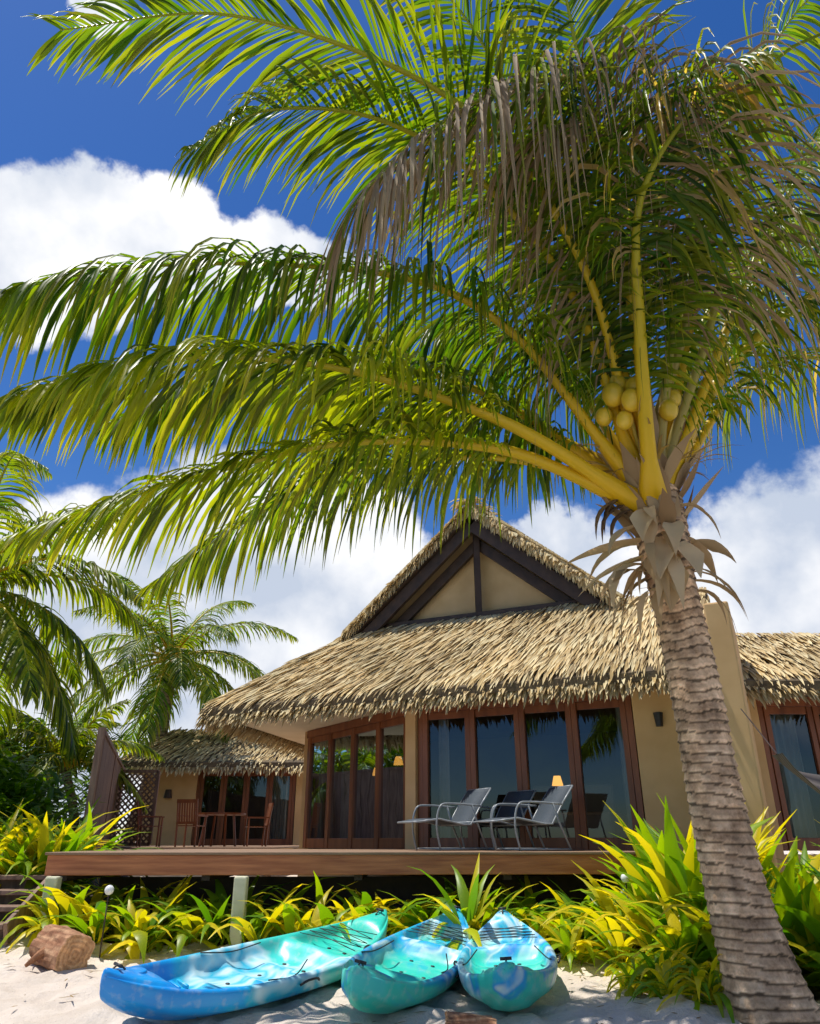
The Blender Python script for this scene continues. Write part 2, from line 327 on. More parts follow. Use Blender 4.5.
# ---------------- ground
def ss(a,b,x):
    t=min(1,max(0,(x-a)/(b-a))); return t*t*(3-2*t)
def gz(x,y):
    z=.17*ss(6.5,10,y)+.4*ss(10,15,y)+.2*math.exp(-((x-2.6)**2+(y-6.5)**2)/1.3)
    if y<7: z-=.05*(7-max(y,-14))
    z+=.12*ss(-2.8,-4.5,x)*ss(8,10,y)
    return z
g=MB()
xs=[-400,-150,-60,-30,-18]+[-12+i*.08 for i in range(301)]+[18,30,60,150,400]
ys=[-400,-150,-60,-25,-12,-6,0,3]+[4+i*.06 for i in range(110)]+[10.7+i*.25 for i in range(17)]+[15,17,20,25,30,60,150,400]
for y in ys:
    for x in xs:
        z=gz(x,y)
        if 3.5<y<14.5 and abs(x)<12.5:
            z+=.05*mnoise.noise(V((x*1.3,y*1.3,0)))+.07*mnoise.noise(V((x*3.3,y*3.3,3)))+.045*mnoise.noise(V((x*7,y*7,5)))
        g.v.append((x,y,z)); g.c.append((.5,.5,.5))
nx=len(xs)
for j in range(len(ys)-1):
    for i in range(nx-1): g.f.append((j*nx+i,j*nx+i+1,(j+1)*nx+i+1,(j+1)*nx+i)); g.m.append(0)
g.obj('ground',['sand'],None,True)
m,nt,b=newmat('lagoon_water'); b.inputs['Base Color'].default_value=(.02,.25,.3,1); b.inputs['Roughness'].default_value=.08; M['water']=m
w=MB(); w.add([(-390,-390,-.75),(390,-390,-.75),(390,-9,-.75),(-390,-9,-.75)],[(0,1,2,3)]); w.obj('sea',['water'])
bd=MB()  # soil under the plants, run back beneath the deck to imitate its shade
nb=70
for j in range(12):
    for i in range(nb+1):
        x=-9.5+16*i/nb; y=9.6+ (.15*math.sin(x*2.3)+.1*math.sin(x*5) if j==0 else 0)+j*.5
        z=gz(x,y)+(.06 if j else -.06)+.04*mnoise.noise(V((x*3,y*3,0))); bd.v.append((x,y,z)); bd.c.append((0,0,0))
for j in range(11):
    for i in range(nb): bd.f.append((j*(nb+1)+i,j*(nb+1)+i+1,(j+1)*(nb+1)+i+1,(j+1)*(nb+1)+i)); bd.m.append(0)
bd.obj('planting_bed',['soil'],None,True)

# ---------------- deck
FZ=1.15
dk=empty('wooden_deck')
Lp=V((-4.32,9.75,0));Rp=V((3.05,10.15,0)); dv=(Rp-Lp).normalized()
bn=MB(); obox(bn,(Lp.x,Lp.y,FZ-.125),(Rp.x,Rp.y,FZ-.125),.06,.22)
bn.obj('fascia_beam',['beam'],dk,bevel=.008)
bn=MB()
y=0
nrm=V((-dv.y,dv.x,0))
while y<3.6:
    a=Lp+nrm*(y)-dv*.02;b_=Rp+nrm*(y)+dv*.03
    obox(bn,(a.x,a.y,FZ),(b_.x,b_.y,FZ),.135,.03); y+=.142
bn.obj('deck_boards',['deck'],dk,bevel=.004)
bn=MB()
for s_ in (0.02,.25,.5,.75,.98):
    p=Lp.lerp(Rp,s_); 
    obox(bn,(p.x,p.y+.15,FZ-.2),(p.x,p.y+3.5,FZ-.2),.1,.2)
wallbox(bn,(-4.2,11.2),(3.1,11.5),.1,FZ-.31,.04)  # added dark board, stands in for the shade under the deck
bn.obj('joists_and_shade_board',['darkwood'],dk)
bn=MB()
for x,y in ((-4.17,9.66),(-1.98,9.70)):
    obox(bn,(x,y,gz(x,y)-.3),(x,y,FZ-.24),.15,.15,0,V((0,1,0)))
bn.obj('posts',['post'],dk,bevel=.02)
d2=MB(); 
for k in range(50): obox(d2,(-8.6,17.2+k*.142,FZ-.01),(-2.9,17.2+k*.142,FZ-.01),.135,.03)
obox(d2,(-8.6,17.1,FZ-.12),(-2.9,17.1,FZ-.12),.05,.22)
for x in (-8,-5.5,-3): tube(d2,[(x,17.3,.2),(x,17.3,FZ-.2)],.08)
d2.obj('wooden_deck.001',['deck'])
st=MB()
for k in range(4):
    obox(st,(-6.6,9.5+k*.32,.42+k*.15),(-4.5,9.5+k*.32,.42+k*.15),.34,.05)
    obox(st,(-6.6,9.63+k*.32,.34+k*.15),(-4.5,9.63+k*.32,.34+k*.15),.03,.12)
obox(st,(-4.44,9.3,.35),(-4.44,10.6,.98),.05,.25)
st.obj('wooden_steps',['fencewood'],None,bevel=.006)

# ---------------- house helpers
def H(s,t,z): return V((.1+.906*s+.423*t,13.2-.423*s+.906*t,z))
def poly(mb,pts,mi=0): mb.add(pts,[tuple(range(len(pts)))],(.3,.22,.12),mi)
def slab(mb,pts,th,mi=0):
    n=len(pts); lo=[V(p)-V((0,0,th)) for p in pts]
    fs=[tuple(range(n)),tuple(range(2*n-1,n-1,-1))]+[(i,i+n,(i+1)%n+n,(i+1)%n) for i in range(n)]
    mb.add([V(p) for p in pts]+lo,fs,(.3,.22,.12),mi)
def tcol():
    r=R.random()
    c=mixc((.60,.43,.19),(.90,.72,.41),R.random())
    if r<.10: c=mixc(c,(.16,.10,.05),.6)
    elif r<.40: c=mixc(c,(.95,.84,.52),.6)
    return c
def thatch(mb,eL,eR,tR,tL,row=.12,step=.05,ln=.42,w=.07):
    eL,eR,tR,tL=map(V,(eL,eR,tR,tL))
    hL=(tL-eL).length; hR=(tR-eR).length; rows=int(max(hL,hR)/row)
    nrm=(eR-eL).cross(tL-eL).normalized()
    if nrm.z<0: nrm=-nrm
    for r in range(rows+1):
        v=r/rows
        a=eL.lerp(tL,v);b=eR.lerp(tR,v); W_=(b-a).length; n=max(1,int(W_/step))
        for i in range(n+1):
            u=min(1,max(0,(i+R.uniform(-.5,.5))/n)); p=a.lerp(b,u)
            up=(tL.lerp(tR,u)-eL.lerp(eR,u)).normalized()
            L_=ln*R.uniform(.75,1.15)
            sd=(b-a).normalized()
            base=p+up*(L_*.75+R.uniform(-.05,.07))+nrm*(.02+.01*R.random()+.03*mnoise.noise(p*1.5))
            if v>.97: base=p+up*.1+nrm*.05
            dd=-up+nrm*R.uniform(.03,.18)+sd*R.uniform(-.14,.14)
            c=tcol(); ww=w*R.uniform(.6,1.2)
            tone=1+.3*mnoise.noise(p*.9); c=tuple(x*tone for x in c)
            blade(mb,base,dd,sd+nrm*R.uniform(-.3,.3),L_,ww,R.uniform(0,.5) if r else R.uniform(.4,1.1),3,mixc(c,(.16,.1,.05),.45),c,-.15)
def fringe(mb,a,b,outd,downd,layers=4,step=.045,ln=.32,w=.07,thick=.22):
    a=V(a);b=V(b);sd=(b-a).normalized();outd=V(outd).normalized();downd=V(downd).normalized()
    n=int((b-a).length/step)
    for l in range(layers):
        for i in range(n+1):
            p=a.lerp(b,min(1,max(0,(i+R.uniform(-.5,.5))/n)))-outd*.12+downd*(thick*l/layers)
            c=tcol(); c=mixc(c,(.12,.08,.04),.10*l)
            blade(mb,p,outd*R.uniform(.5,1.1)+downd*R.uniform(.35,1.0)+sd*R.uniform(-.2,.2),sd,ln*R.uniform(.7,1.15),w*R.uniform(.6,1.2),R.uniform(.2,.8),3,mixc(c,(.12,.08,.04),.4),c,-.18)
def glazing(house,p,q,z0,z1,npan,mw,th=.1):
    p=V((p[0],p[1],0));q=V((q[0],q[1],0)); Ln=(q-p).length; t=(q-p).normalized()
    pw=(Ln-mw*(npan+1))/npan
    fr=MB();gl=MB()
    for i in range(npan+1):
        a=p+t*(i*(pw+mw)+mw/2)
        for s_ in (-1,1):
            c=a+t*(s_*mw/4); off=.0 if s_<0 else .018
            n_=V((t.y,-t.x,0))*off
            obox(fr,(c.x+n_.x,c.y+n_.y,z0),(c.x+n_.x,c.y+n_.y,z1),mw/2-.006,th,0,V((-t.y,t.x,0)))
        if i<npan:
            g0=p+t*(i*(pw+mw)+mw); g1=g0+t*pw
            for zz,hh in ((z0+.09,.18),(z1-.06,.12)):
                obox(fr,(g0.x,g0.y,zz),(g1.x,g1.y,zz),th*.7,hh)
            gl.add([(g0.x,g0.y,z0+.18),(g1.x,g1.y,z0+.18),(g1.x,g1.y,z1-.12),(g0.x,g0.y,z1-.12)],[(0,1,2,3)])
    obox(fr,(p.x,p.y,z1+.075),(q.x,q.y,z1+.075),th*1.25,.15)
    fr.obj('door_frames',['wood'],house,bevel=.006); gl.obj('glass',['glass'],house)
def curtain(mb,p,q,z0,z1,amp=.035,per=.11):
    p=V((*p,0));q=V((*q,0));Ln=(q-p).length;t=(q-p).normalized();nn=V((-t.y,t.x,0))
    n=int(Ln/.02);vs=[]
    for i in range(n+1):
        d_=i*Ln/n; a=p+t*d_+nn*amp*math.sin(d_/per*6.28+.6*math.sin(d_*7))
        vs+=[(a.x,a.y,z0),(a.x,a.y,z1)]
    mb.add(vs,[(2*i,2*i+2,2*i+3,2*i+1) for i in range(n)])
hs=empty('thatched_bungalow')
EZ=3.52
wl=MB()
def P2(s,t): q=H(s,t,0); return (q.x,q.y)
wallbox(wl,P2(3.68,.04),P2(4.95,.04),.3,3.46,.2)
wallbox(wl,P2(-.14,.0),P2(.05,.0),.3,3.46,.26)
wallbox(wl,P2(-3.55,2.2),P2(-4.3,5.4),.3,3.46,.2)
wallbox(wl,P2(-4.3,5.5),P2(4.95,5.5),.3,3.46,.2)
wallbox(wl,P2(0,0.02),P2(3.68,0.02),.3,FZ-.03,.2)
wallbox(wl,P2(-.1,.07),P2(-3.5,2.14),.3,FZ-.03,.2)
wl.obj('plaster_walls',['wall'],hs)
fn=MB(); a=H(5.13,-.9,0);b_=H(5.13,1.2,0); wallbox(fn,(a.x,a.y),(b_.x,b_.y),.2,4.42,.34); fn.obj('party_wall',['wall'],hs,bevel=.03)
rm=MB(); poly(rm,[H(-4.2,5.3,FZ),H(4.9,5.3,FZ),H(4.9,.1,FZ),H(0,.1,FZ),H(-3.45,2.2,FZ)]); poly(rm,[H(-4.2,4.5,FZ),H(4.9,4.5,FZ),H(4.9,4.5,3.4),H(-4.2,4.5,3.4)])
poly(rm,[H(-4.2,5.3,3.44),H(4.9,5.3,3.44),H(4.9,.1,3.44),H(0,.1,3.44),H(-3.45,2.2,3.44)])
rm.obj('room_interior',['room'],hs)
cu=MB()
curtain(cu,P2(.3,.3),P2(.5,.3),FZ+.02,3.3); curtain(cu,P2(-3.3,2.25),P2(-3.05,2.1),FZ+.02,3.3); curtain(cu,P2(-2.45,1.75),P2(-2.1,1.55),FZ+.02,3.3); curtain(cu,P2(3.35,.35),P2(3.6,.35),FZ+.02,3.3)
cu.obj('curtains',['curtain'],hs,True)
fu=MB(); 
obox(fu,H(.8,2.8,FZ+.35),H(2.8,2.8,FZ+.35),1.6,.5); obox(fu,H(1.0,3.5,FZ+.7),H(2.6,3.5,FZ+.7),.1,.9); fu.obj('bed',['curtain'],hs,bevel=.05)
lm=MB()
for q in (H(2.0,1.6,2.25),H(-1.3,2.0,2.75),H(-2.3,3.0,2.65)):
    tube(lm,[q-V((0,0,.08)),q+V((0,0,.08))],[.10,.06],12)
lm.obj('lamp_shades',['lamp'],hs,True)
glazing(hs,P2(.06,0),P2(3.67,0),FZ,3.30,4,.19)
glazing(hs,P2(-.15,.09),P2(-3.5,2.12),FZ,3.30,4,.17)
so=MB(); poly(so,[H(-3.95,-.85,3.46),H(4.93,-.85,3.46),H(4.93,.1,3.46),H(0,.1,3.46),H(-3.45,2.2,3.46),H(-4.25,5.4,3.46),H(-5.3,5.4,3.46)]); so.obj('soffit',['soffit'],hs)
RZ=7.5; TG=.85
ridF=H(.8,TG,RZ);ridB=H(.8,5.6,RZ)
fL=H(-2.0,1,5.12);fR=H(3.61,1,5.12)
eL=H(-4,-.9,EZ);eR=H(4.95,-.9,EZ);eB=H(-5.4,5.6,EZ);hp=H(4.95,-.28,4.02);hb=H(4.95,5.6,4.0)
rf=MB()
slab(rf,[eL,eR,hp,fR,fL],.13); slab(rf,[ridB,eB,eL,fL],.13); slab(rf,[ridB,fL,H(-2.05,TG,5.1),ridF],.13)
slab(rf,[ridF,H(3.65,TG,5.1),fR,ridB],.13); slab(rf,[ridB,fR,hp,hb],.13)
rf.obj('roof_base',['thatchbase'],hs)
th=MB()
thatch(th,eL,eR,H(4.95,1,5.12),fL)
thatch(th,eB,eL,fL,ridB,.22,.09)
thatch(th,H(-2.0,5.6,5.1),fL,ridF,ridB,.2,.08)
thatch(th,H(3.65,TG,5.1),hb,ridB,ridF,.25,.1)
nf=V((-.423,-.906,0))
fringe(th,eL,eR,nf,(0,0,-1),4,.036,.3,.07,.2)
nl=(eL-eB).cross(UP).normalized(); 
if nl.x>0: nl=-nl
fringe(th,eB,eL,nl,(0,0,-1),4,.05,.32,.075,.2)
pl=V((0,0,1)).cross(nf).normalized()
for ft,sgn in ((H(-2.05,TG,5.16),-1),(H(3.6,TG,5.16),1)):
    fringe(th,ft+nf*.02,ridF+nf*.02+V((0,0,.04)),nf*.55+V((0,0,-.6)),V((0,0,-1)),4,.028,.34,.08,.12)
    fringe(th,ft+V((0,0,.05)),ridF+V((0,0,.12)),nf*.9+V((0,0,.15)),V((0,0,-1)),3,.032,.32,.08,.06)
for i in range(220):
    p=ridF.lerp(ridB,R.random()**1.5); blade(th,p+V((0,0,.12)),pl*R.choice([-1,1])+V((0,0,R.uniform(-.3,.4)))+nf*R.uniform(-.3,.9),nf,.45,.08,1.2,3,tcol(),tcol(),-.15)
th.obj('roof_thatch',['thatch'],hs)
gb=MB()
poly(gb,[H(-1.85,1.45,5.12),H(3.45,1.45,5.12),H(.8,1.45,7.36)],0); 
gb.obj('gable_panel',['panel'],hs)
gt=MB()
dz=V((0,0,-.40))
for (a,b_) in ((H(-1.8,1.0,5.28),H(.8,1.0,7.5)),(H(3.4,1.0,5.28),H(.8,1.0,7.5))):
    obox(gt,a+dz,b_+dz,.1,.24)
for (a,b_) in ((H(-1.2,1.3,5.12),H(.8,1.3,6.8)),(H(2.8,1.3,5.12),H(.8,1.3,6.8))):
    obox(gt,a,b_,.1,.2)
obox(gt,H(-1.6,1.2,5.24),H(3.2,1.2,5.24),.12,.2); obox(gt,H(.8,1.22,5.1),H(.8,1.22,7.2),.16,.12)
for (a,b_) in ((H(-1.9,1.1,5.0),H(.8,1.1,7.28)),(H(3.5,1.1,5.0),H(.8,1.1,7.28))): obox(gt,a,b_,.5,.03)
gt.obj('gable_timbers',['darkwood'],hs,bevel=.008)
wlmp=MB(); q=H(4.05,-.1,2.95); tube(wlmp,[q-V((0,0,.1)),q+V((0,0,.1))],[.05,.07],10); wlmp.obj('wall_lamp',['black'],hs)

# ---------------- left bungalow
h2=empty('thatched_bungalow.001')
w=MB(); wallbox(w,(-8.35,25),(-6.75,25),.3,3.42,.2); wallbox(w,(-8.35,25),(-8.35,30),.3,3.42,.2); wallbox(w,(-3.6,25),(-1.5,25),.3,3.42,.2); wallbox(w,(-8.3,30),(-1.5,30),.3,3.42,.2)
w.obj('plaster_walls',['wall'],h2)
glazing(h2,(-6.74,25),(-3.62,25),FZ,3.28,4,.2)
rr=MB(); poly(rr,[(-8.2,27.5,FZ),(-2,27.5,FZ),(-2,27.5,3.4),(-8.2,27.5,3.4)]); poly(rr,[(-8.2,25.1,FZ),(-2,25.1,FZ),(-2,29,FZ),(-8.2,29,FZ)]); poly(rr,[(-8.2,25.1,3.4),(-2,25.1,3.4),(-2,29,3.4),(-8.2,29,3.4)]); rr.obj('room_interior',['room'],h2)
r2_=MB(); A=V((-9.1,24.1,3.5));B=V((-1.6,24.1,3.5));Cc=V((-1.6,26.6,4.75));D=V((-8.2,26.6,4.75)); slab(r2_,[A,B,Cc,D],.14); slab(r2_,[V((-9.1,30.5,3.5)),A,D,V((-8.2,27.5,4.75))],.14); r2_.obj('roof_base',['thatchbase'],h2)
t2=MB(); thatch(t2,A,B,Cc,D,.2,.09,.5,.11); thatch(t2,(-9.1,30.5,3.5),A,D,(-8.2,27.5,4.75),.3,.15,.5,.12); fringe(t2,A,B,(0,-1,0),(0,0,-1),3,.07,.35,.1,.22); fringe(t2,(-9.1,30.5,3.5),A,(-1,0,0),(0,0,-1),3,.1,.35,.1,.22)
t2.obj('roof_thatch',['thatch'],h2)
c2=MB(); curtain(c2,(-4.5,25.3),(-3.9,25.3),FZ,3.2); c2.obj('curtains',['curtain'],h2)
l2=MB(); tube(l2,[(-7.6,24.85,2.5),(-7.6,24.85,2.75)],[.13,.09],12); l2.obj('wall_lamp',['darkwood'],h2)
# ---------------- right bungalow
h3=empty('thatched_bungalow.002')
w=MB(); wallbox(w,(5.15,12.3),(5.6,12.3),.2,3.42,.2); wallbox(w,(9.0,12.3),(13,12.3),.2,3.42,.2); wallbox(w,(5.6,12.3),(9,12.3),.2,FZ-.05,.2); wallbox(w,(5.2,12.5),(5.2,16),.2,3.42,.2); w.obj('plaster_walls',['wall'],h3)
glazing(h3,(5.62,12.3),(8.98,12.3),FZ,3.28,4,.18)
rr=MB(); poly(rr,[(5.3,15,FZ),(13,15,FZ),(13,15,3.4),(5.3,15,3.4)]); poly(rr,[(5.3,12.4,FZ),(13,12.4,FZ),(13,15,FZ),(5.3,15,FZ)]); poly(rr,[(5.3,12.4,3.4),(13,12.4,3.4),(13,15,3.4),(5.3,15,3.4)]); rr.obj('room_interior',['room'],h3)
c2=MB(); curtain(c2,(5.8,12.6),(6.35,12.6),FZ,3.25); c2.obj('curtains',['curtain'],h3,True)
r2_=MB(); A=V((4.95,11.35,3.52));B=V((13.5,11.35,3.52));Cc=V((13.5,13.5,4.75));D=V((5.3,13.5,4.75)); slab(r2_,[A,B,Cc,D],.14); slab(r2_,[D,Cc,(13.5,16.5,3.5),(5.3,16.5,3.5)],.14); r2_.obj('roof_base',['thatchbase'],h3)
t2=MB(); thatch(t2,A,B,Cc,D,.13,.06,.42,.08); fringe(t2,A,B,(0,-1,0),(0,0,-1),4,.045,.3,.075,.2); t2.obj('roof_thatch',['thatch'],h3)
so=MB(); poly(so,[(5,11.4,3.46),(13.4,11.4,3.46),(13.4,12.3,3.46),(5,12.3,3.46)]); so.obj('soffit',['soffit'],h3)

# ---------------- privacy fence + lattice
fe=MB()
a=V((-5.15,12.8,0));b_=V((-7.5,20.4,0)); n=26
for i in range(n):
    p=a.lerp(b_,i/n);q=a.lerp(b_,(i+.94)/n)
    wallbox(fe,(p.x,p.y),(q.x,q.y),FZ-.2,2.95,.035)
for z in (FZ-.15,2.98): obox(fe,(a.x,a.y,z),(b_.x,b_.y,z),.09,.07)
for s_ in (0,.5,1):
    p=a.lerp(b_,s_); obox(fe,(p.x,p.y,.3),(p.x,p.y,3.02),.1,.1,0,V((0,1,0)))
fe.obj('privacy_fence',['fencewood'])
la=MB(); x0,x1,yy=-7.35,-6.2,19.3
la_z0,la_z1=FZ+.05,2.85
def clipseg(za,zb):
    pa=V((x0,za)); pb=V((x1,zb)); t0,t1=0.,1.
    dz_=zb-za
    for lim,sg in ((la_z0,1),(la_z1,-1)):
        f0=(za-lim)*sg; f1=(zb-lim)*sg
        if f0<0 and f1<0: return None
        if f0<0: t0=max(t0,f0/(f0-f1))
        elif f1<0: t1=min(t1,f0/(f0-f1))
    return (pa.lerp(pb,t0),pa.lerp(pb,t1)) if t1-t0>.02 else None
k=-3.0
while k<3:
    for sg in (1,-1):
        zc=(la_z0+la_z1)/2
        r_=clipseg(zc+k-sg*(x1-x0)/2,zc+k+sg*(x1-x0)/2)
        if r_: obox(la,(r_[0].x,yy+.01*sg,r_[0].y),(r_[1].x,yy+.01*sg,r_[1].y),.012,.04)
    k+=.14
for p,q in (((x0,yy,la_z0),(x0,yy,la_z1)),((x1,yy,la_z0),(x1,yy,la_z1))): obox(la,p,q,.07,.07,0,V((0,1,0)))
for z in (la_z0,la_z1): obox(la,(x0,yy,z),(x1,yy,z),.07,.07)
la.obj('lattice_screen',['fencewood'])

# ---------------- furniture
def lounger(name,x,y,ang,FZ_=FZ):
    e=empty(name); e.location=(x,y,FZ_+.016); e.rotation_euler=(0,0,ang)
    mt=MB();sl=MB()
    prof=[(-.62,.36),(-.3,.40),(.1,.33),(.22,.33),(.42,.62),(.58,.82)]
    for sy in (-.31,.31):
        tube(mt,[V((a,sy,b)) for a,b in prof],.014,8)
        tube(mt,catmull([(-.30,sy*1.12,.0),(-.36,sy*1.12,.3),(-.3,sy*1.12,.56),(-.1,sy*1.12,.6),(.36,sy*1.12,.58)],16),.014,8)
        tube(mt,[(.46,sy*1.12,0),(.3,sy*1.12,.36),(.22,sy*1.12,.6)],.014,8)
        tube(mt,[(-.3,sy*1.12,.02),(.46,sy*1.12,.02)],.012,8)
    for a,b in (prof[0],prof[2],prof[-1]): tube(mt,[(a,-.31,b),(a,.31,b)],.014,8)
    tube(mt,[(-.3,-.34,.02),(-.3,.34,.02)],.012);tube(mt,[(.46,-.34,.02),(.46,.34,.02)],.012)
    pts=catmull([V((a,0,b)) for a,b in prof],20); vs=[]
    for q in pts: vs+=[(q.x,-.295,q.z+.006),(q.x,.295,q.z+.006)]
    sl.add(vs,[(2*i,2*i+1,2*i+3,2*i+2) for i in range(20)])
    mt.obj('tube_frame',['metal'],e,True); s_=sl.obj('sling_seat',['sling'],e,True)
    so=s_.modifiers.new('s','SOLIDIFY'); so.thickness=.008
lounger('lounge_chair',.52,11.5,rad(28)); lounger('lounge_chair.001',1.60,11.0,rad(20)); lounger('lounge_chair.002',1.25,11.9,rad(34))
def dchair(name,x,y,ang):
    mb=MB()
    for a in (-.23,.23):
        tube(mb,[(a,-.22,0),(a,-.22,.64)],.022,6); tube(mb,[(a,.22,0),(a,.24,.45),(a,.33,.98)],.022,6)
        obox(mb,(a,-.27,.65),(a,.26,.65),.06,.025)
    for k in range(6): obox(mb,(-.24,-.2+k*.08,.44),(.24,-.2+k*.08,.44),.065,.02)
    for k in range(7): 
        xx=-.18+k*.06; obox(mb,(xx,.25,.5),(xx,.325,.93),.04,.015,0,V((0,1,0)))
    obox(mb,(-.25,.33,.95),(.25,.33,.95),.03,.08); obox(mb,(-.25,.25,.5),(.25,.25,.5),.03,.05)
    o=mb.obj(name,['wood']); o.location=(x,y,FZ); o.rotation_euler=(0,0,ang)
dchair('wooden_chair',-4.95,18.2,rad(170)); dchair('wooden_chair.001',-6.1,18.9,rad(100)); dchair('wooden_chair.002',-3.75,19.6,rad(-70))
tb=MB()
tube(tb,[(-4.65,19.6,FZ+.71),(-4.65,19.6,FZ+.75)],.62,28)
for k in range(4):
    a=k*math.pi/2+.6; tube(tb,[(-4.65+.45*math.cos(a),19.6+.45*math.sin(a),FZ),(-4.65+.35*math.cos(a),19.6+.35*math.sin(a),FZ+.72)],.03,6)
tb.obj('round_table',['wood'])

# ---------------- kayaks
def kayakmat(name,cols,xw,seed,hullc=None,x0=.1):
    m,nt,b=newmat(name); L=nt.links.new
    tc=N(nt,'ShaderNodeTexCoord'); sp=N(nt,'ShaderNodeSeparateXYZ'); L(tc.outputs['Object'],sp.inputs[0])
    mp=N(nt,'ShaderNodeMapping'); mp.inputs['Scale'].default_value=(.8,1.3,1.3); mp.inputs['Location'].default_value=(seed,seed*2,0); L(tc.outputs['Object'],mp.inputs[0])
    n=N(nt,'ShaderNodeTexNoise'); n.inputs['Scale'].default_value=1.6; n.inputs['Detail'].default_value=2; n.inputs['Distortion'].default_value=1.2; L(mp.outputs[0],n.inputs['Vector'])
    ma=N(nt,'ShaderNodeMath',operation='MULTIPLY_ADD'); L(sp.outputs['X'],ma.inputs[0]); ma.inputs[1].default_value=xw; 
    m2=N(nt,'ShaderNodeMath',operation='MULTIPLY_ADD'); L(n.outputs[0],m2.inputs[0]); m2.inputs[1].default_value=.8; m2.inputs[2].default_value=x0
    L(m2.outputs[0],ma.inputs[2])
    r=ramp(nt,cols); L(ma.outputs[0],r.inputs[0])
    src=r.outputs[0]
    if hullc:
        mz=N(nt,'ShaderNodeMapRange'); mz.inputs[1].default_value=.14; mz.inputs[2].default_value=.24
        n4=N(nt,'ShaderNodeMath',operation='MULTIPLY_ADD'); L(n.outputs[0],n4.inputs[0]); n4.inputs[1].default_value=.25; n4.inputs[2].default_value=-.12
        ad=N(nt,'ShaderNodeMath',operation='ADD'); L(sp.outputs['Z'],ad.inputs[0]); L(n4.outputs[0],ad.inputs[1]); L(ad.outputs[0],mz.inputs[0])
        mx=N(nt,'ShaderNodeMix',data_type='RGBA'); L(mz.outputs[0],mx.inputs[0]); mx.inputs[6].default_value=(*hullc,1); L(src,mx.inputs[7]); src=mx.outputs[2]
    n5=N(nt,'ShaderNodeTexNoise'); n5.inputs['Scale'].default_value=14; n5.inputs['Detail'].default_value=9; L(tc.outputs['Object'],n5.inputs['Vector'])
    r5=ramp(nt,[(.52,(0,0,0)),(.8,(.4,.4,.4))]); L(n5.outputs[0],r5.inputs[0])
    mx=N(nt,'ShaderNodeMix',data_type='RGBA'); L(r5.outputs[0],mx.inputs[0]); L(src,mx.inputs[6]); mx.inputs[7].default_value=(.6,.6,.55,1)
    L(mx.outputs[2],b.inputs['Base Color']); b.inputs['Roughness'].default_value=.36
    bp=N(nt,'ShaderNodeBump'); bp.inputs['Strength'].default_value=.15; bp.inputs['Distance'].default_value=.01; L(n5.outputs[0],bp.inputs['Height']); L(bp.outputs[0],b.inputs['Normal'])
    return m
BL=(.005,.25,.70);CY=(.02,.48,.68);TE=(.03,.60,.46);WH=(.58,.80,.84);LT=(.06,.62,.56)
M['k1']=kayakmat('kayak_plastic_a',[(.05,BL),(.28,(.01,.36,.76)),(.38,CY),(.46,WH),(.54,CY),(.62,WH),(.68,LT),(.85,TE)],.30,3.1)
M['k2']=kayakmat('kayak_plastic_b',[(.25,LT),(.37,TE),(.45,(.01,.34,.74)),(.52,WH),(.58,(.01,.36,.76)),(.64,CY),(.8,LT)],.06,7.7,TE)
M['k3']=kayakmat('kayak_plastic_c',[(.25,LT),(.40,TE),(.48,(.01,.34,.72)),(.55,WH),(.61,CY),(.72,BL),(.85,TE)],.06,11.3,TE)
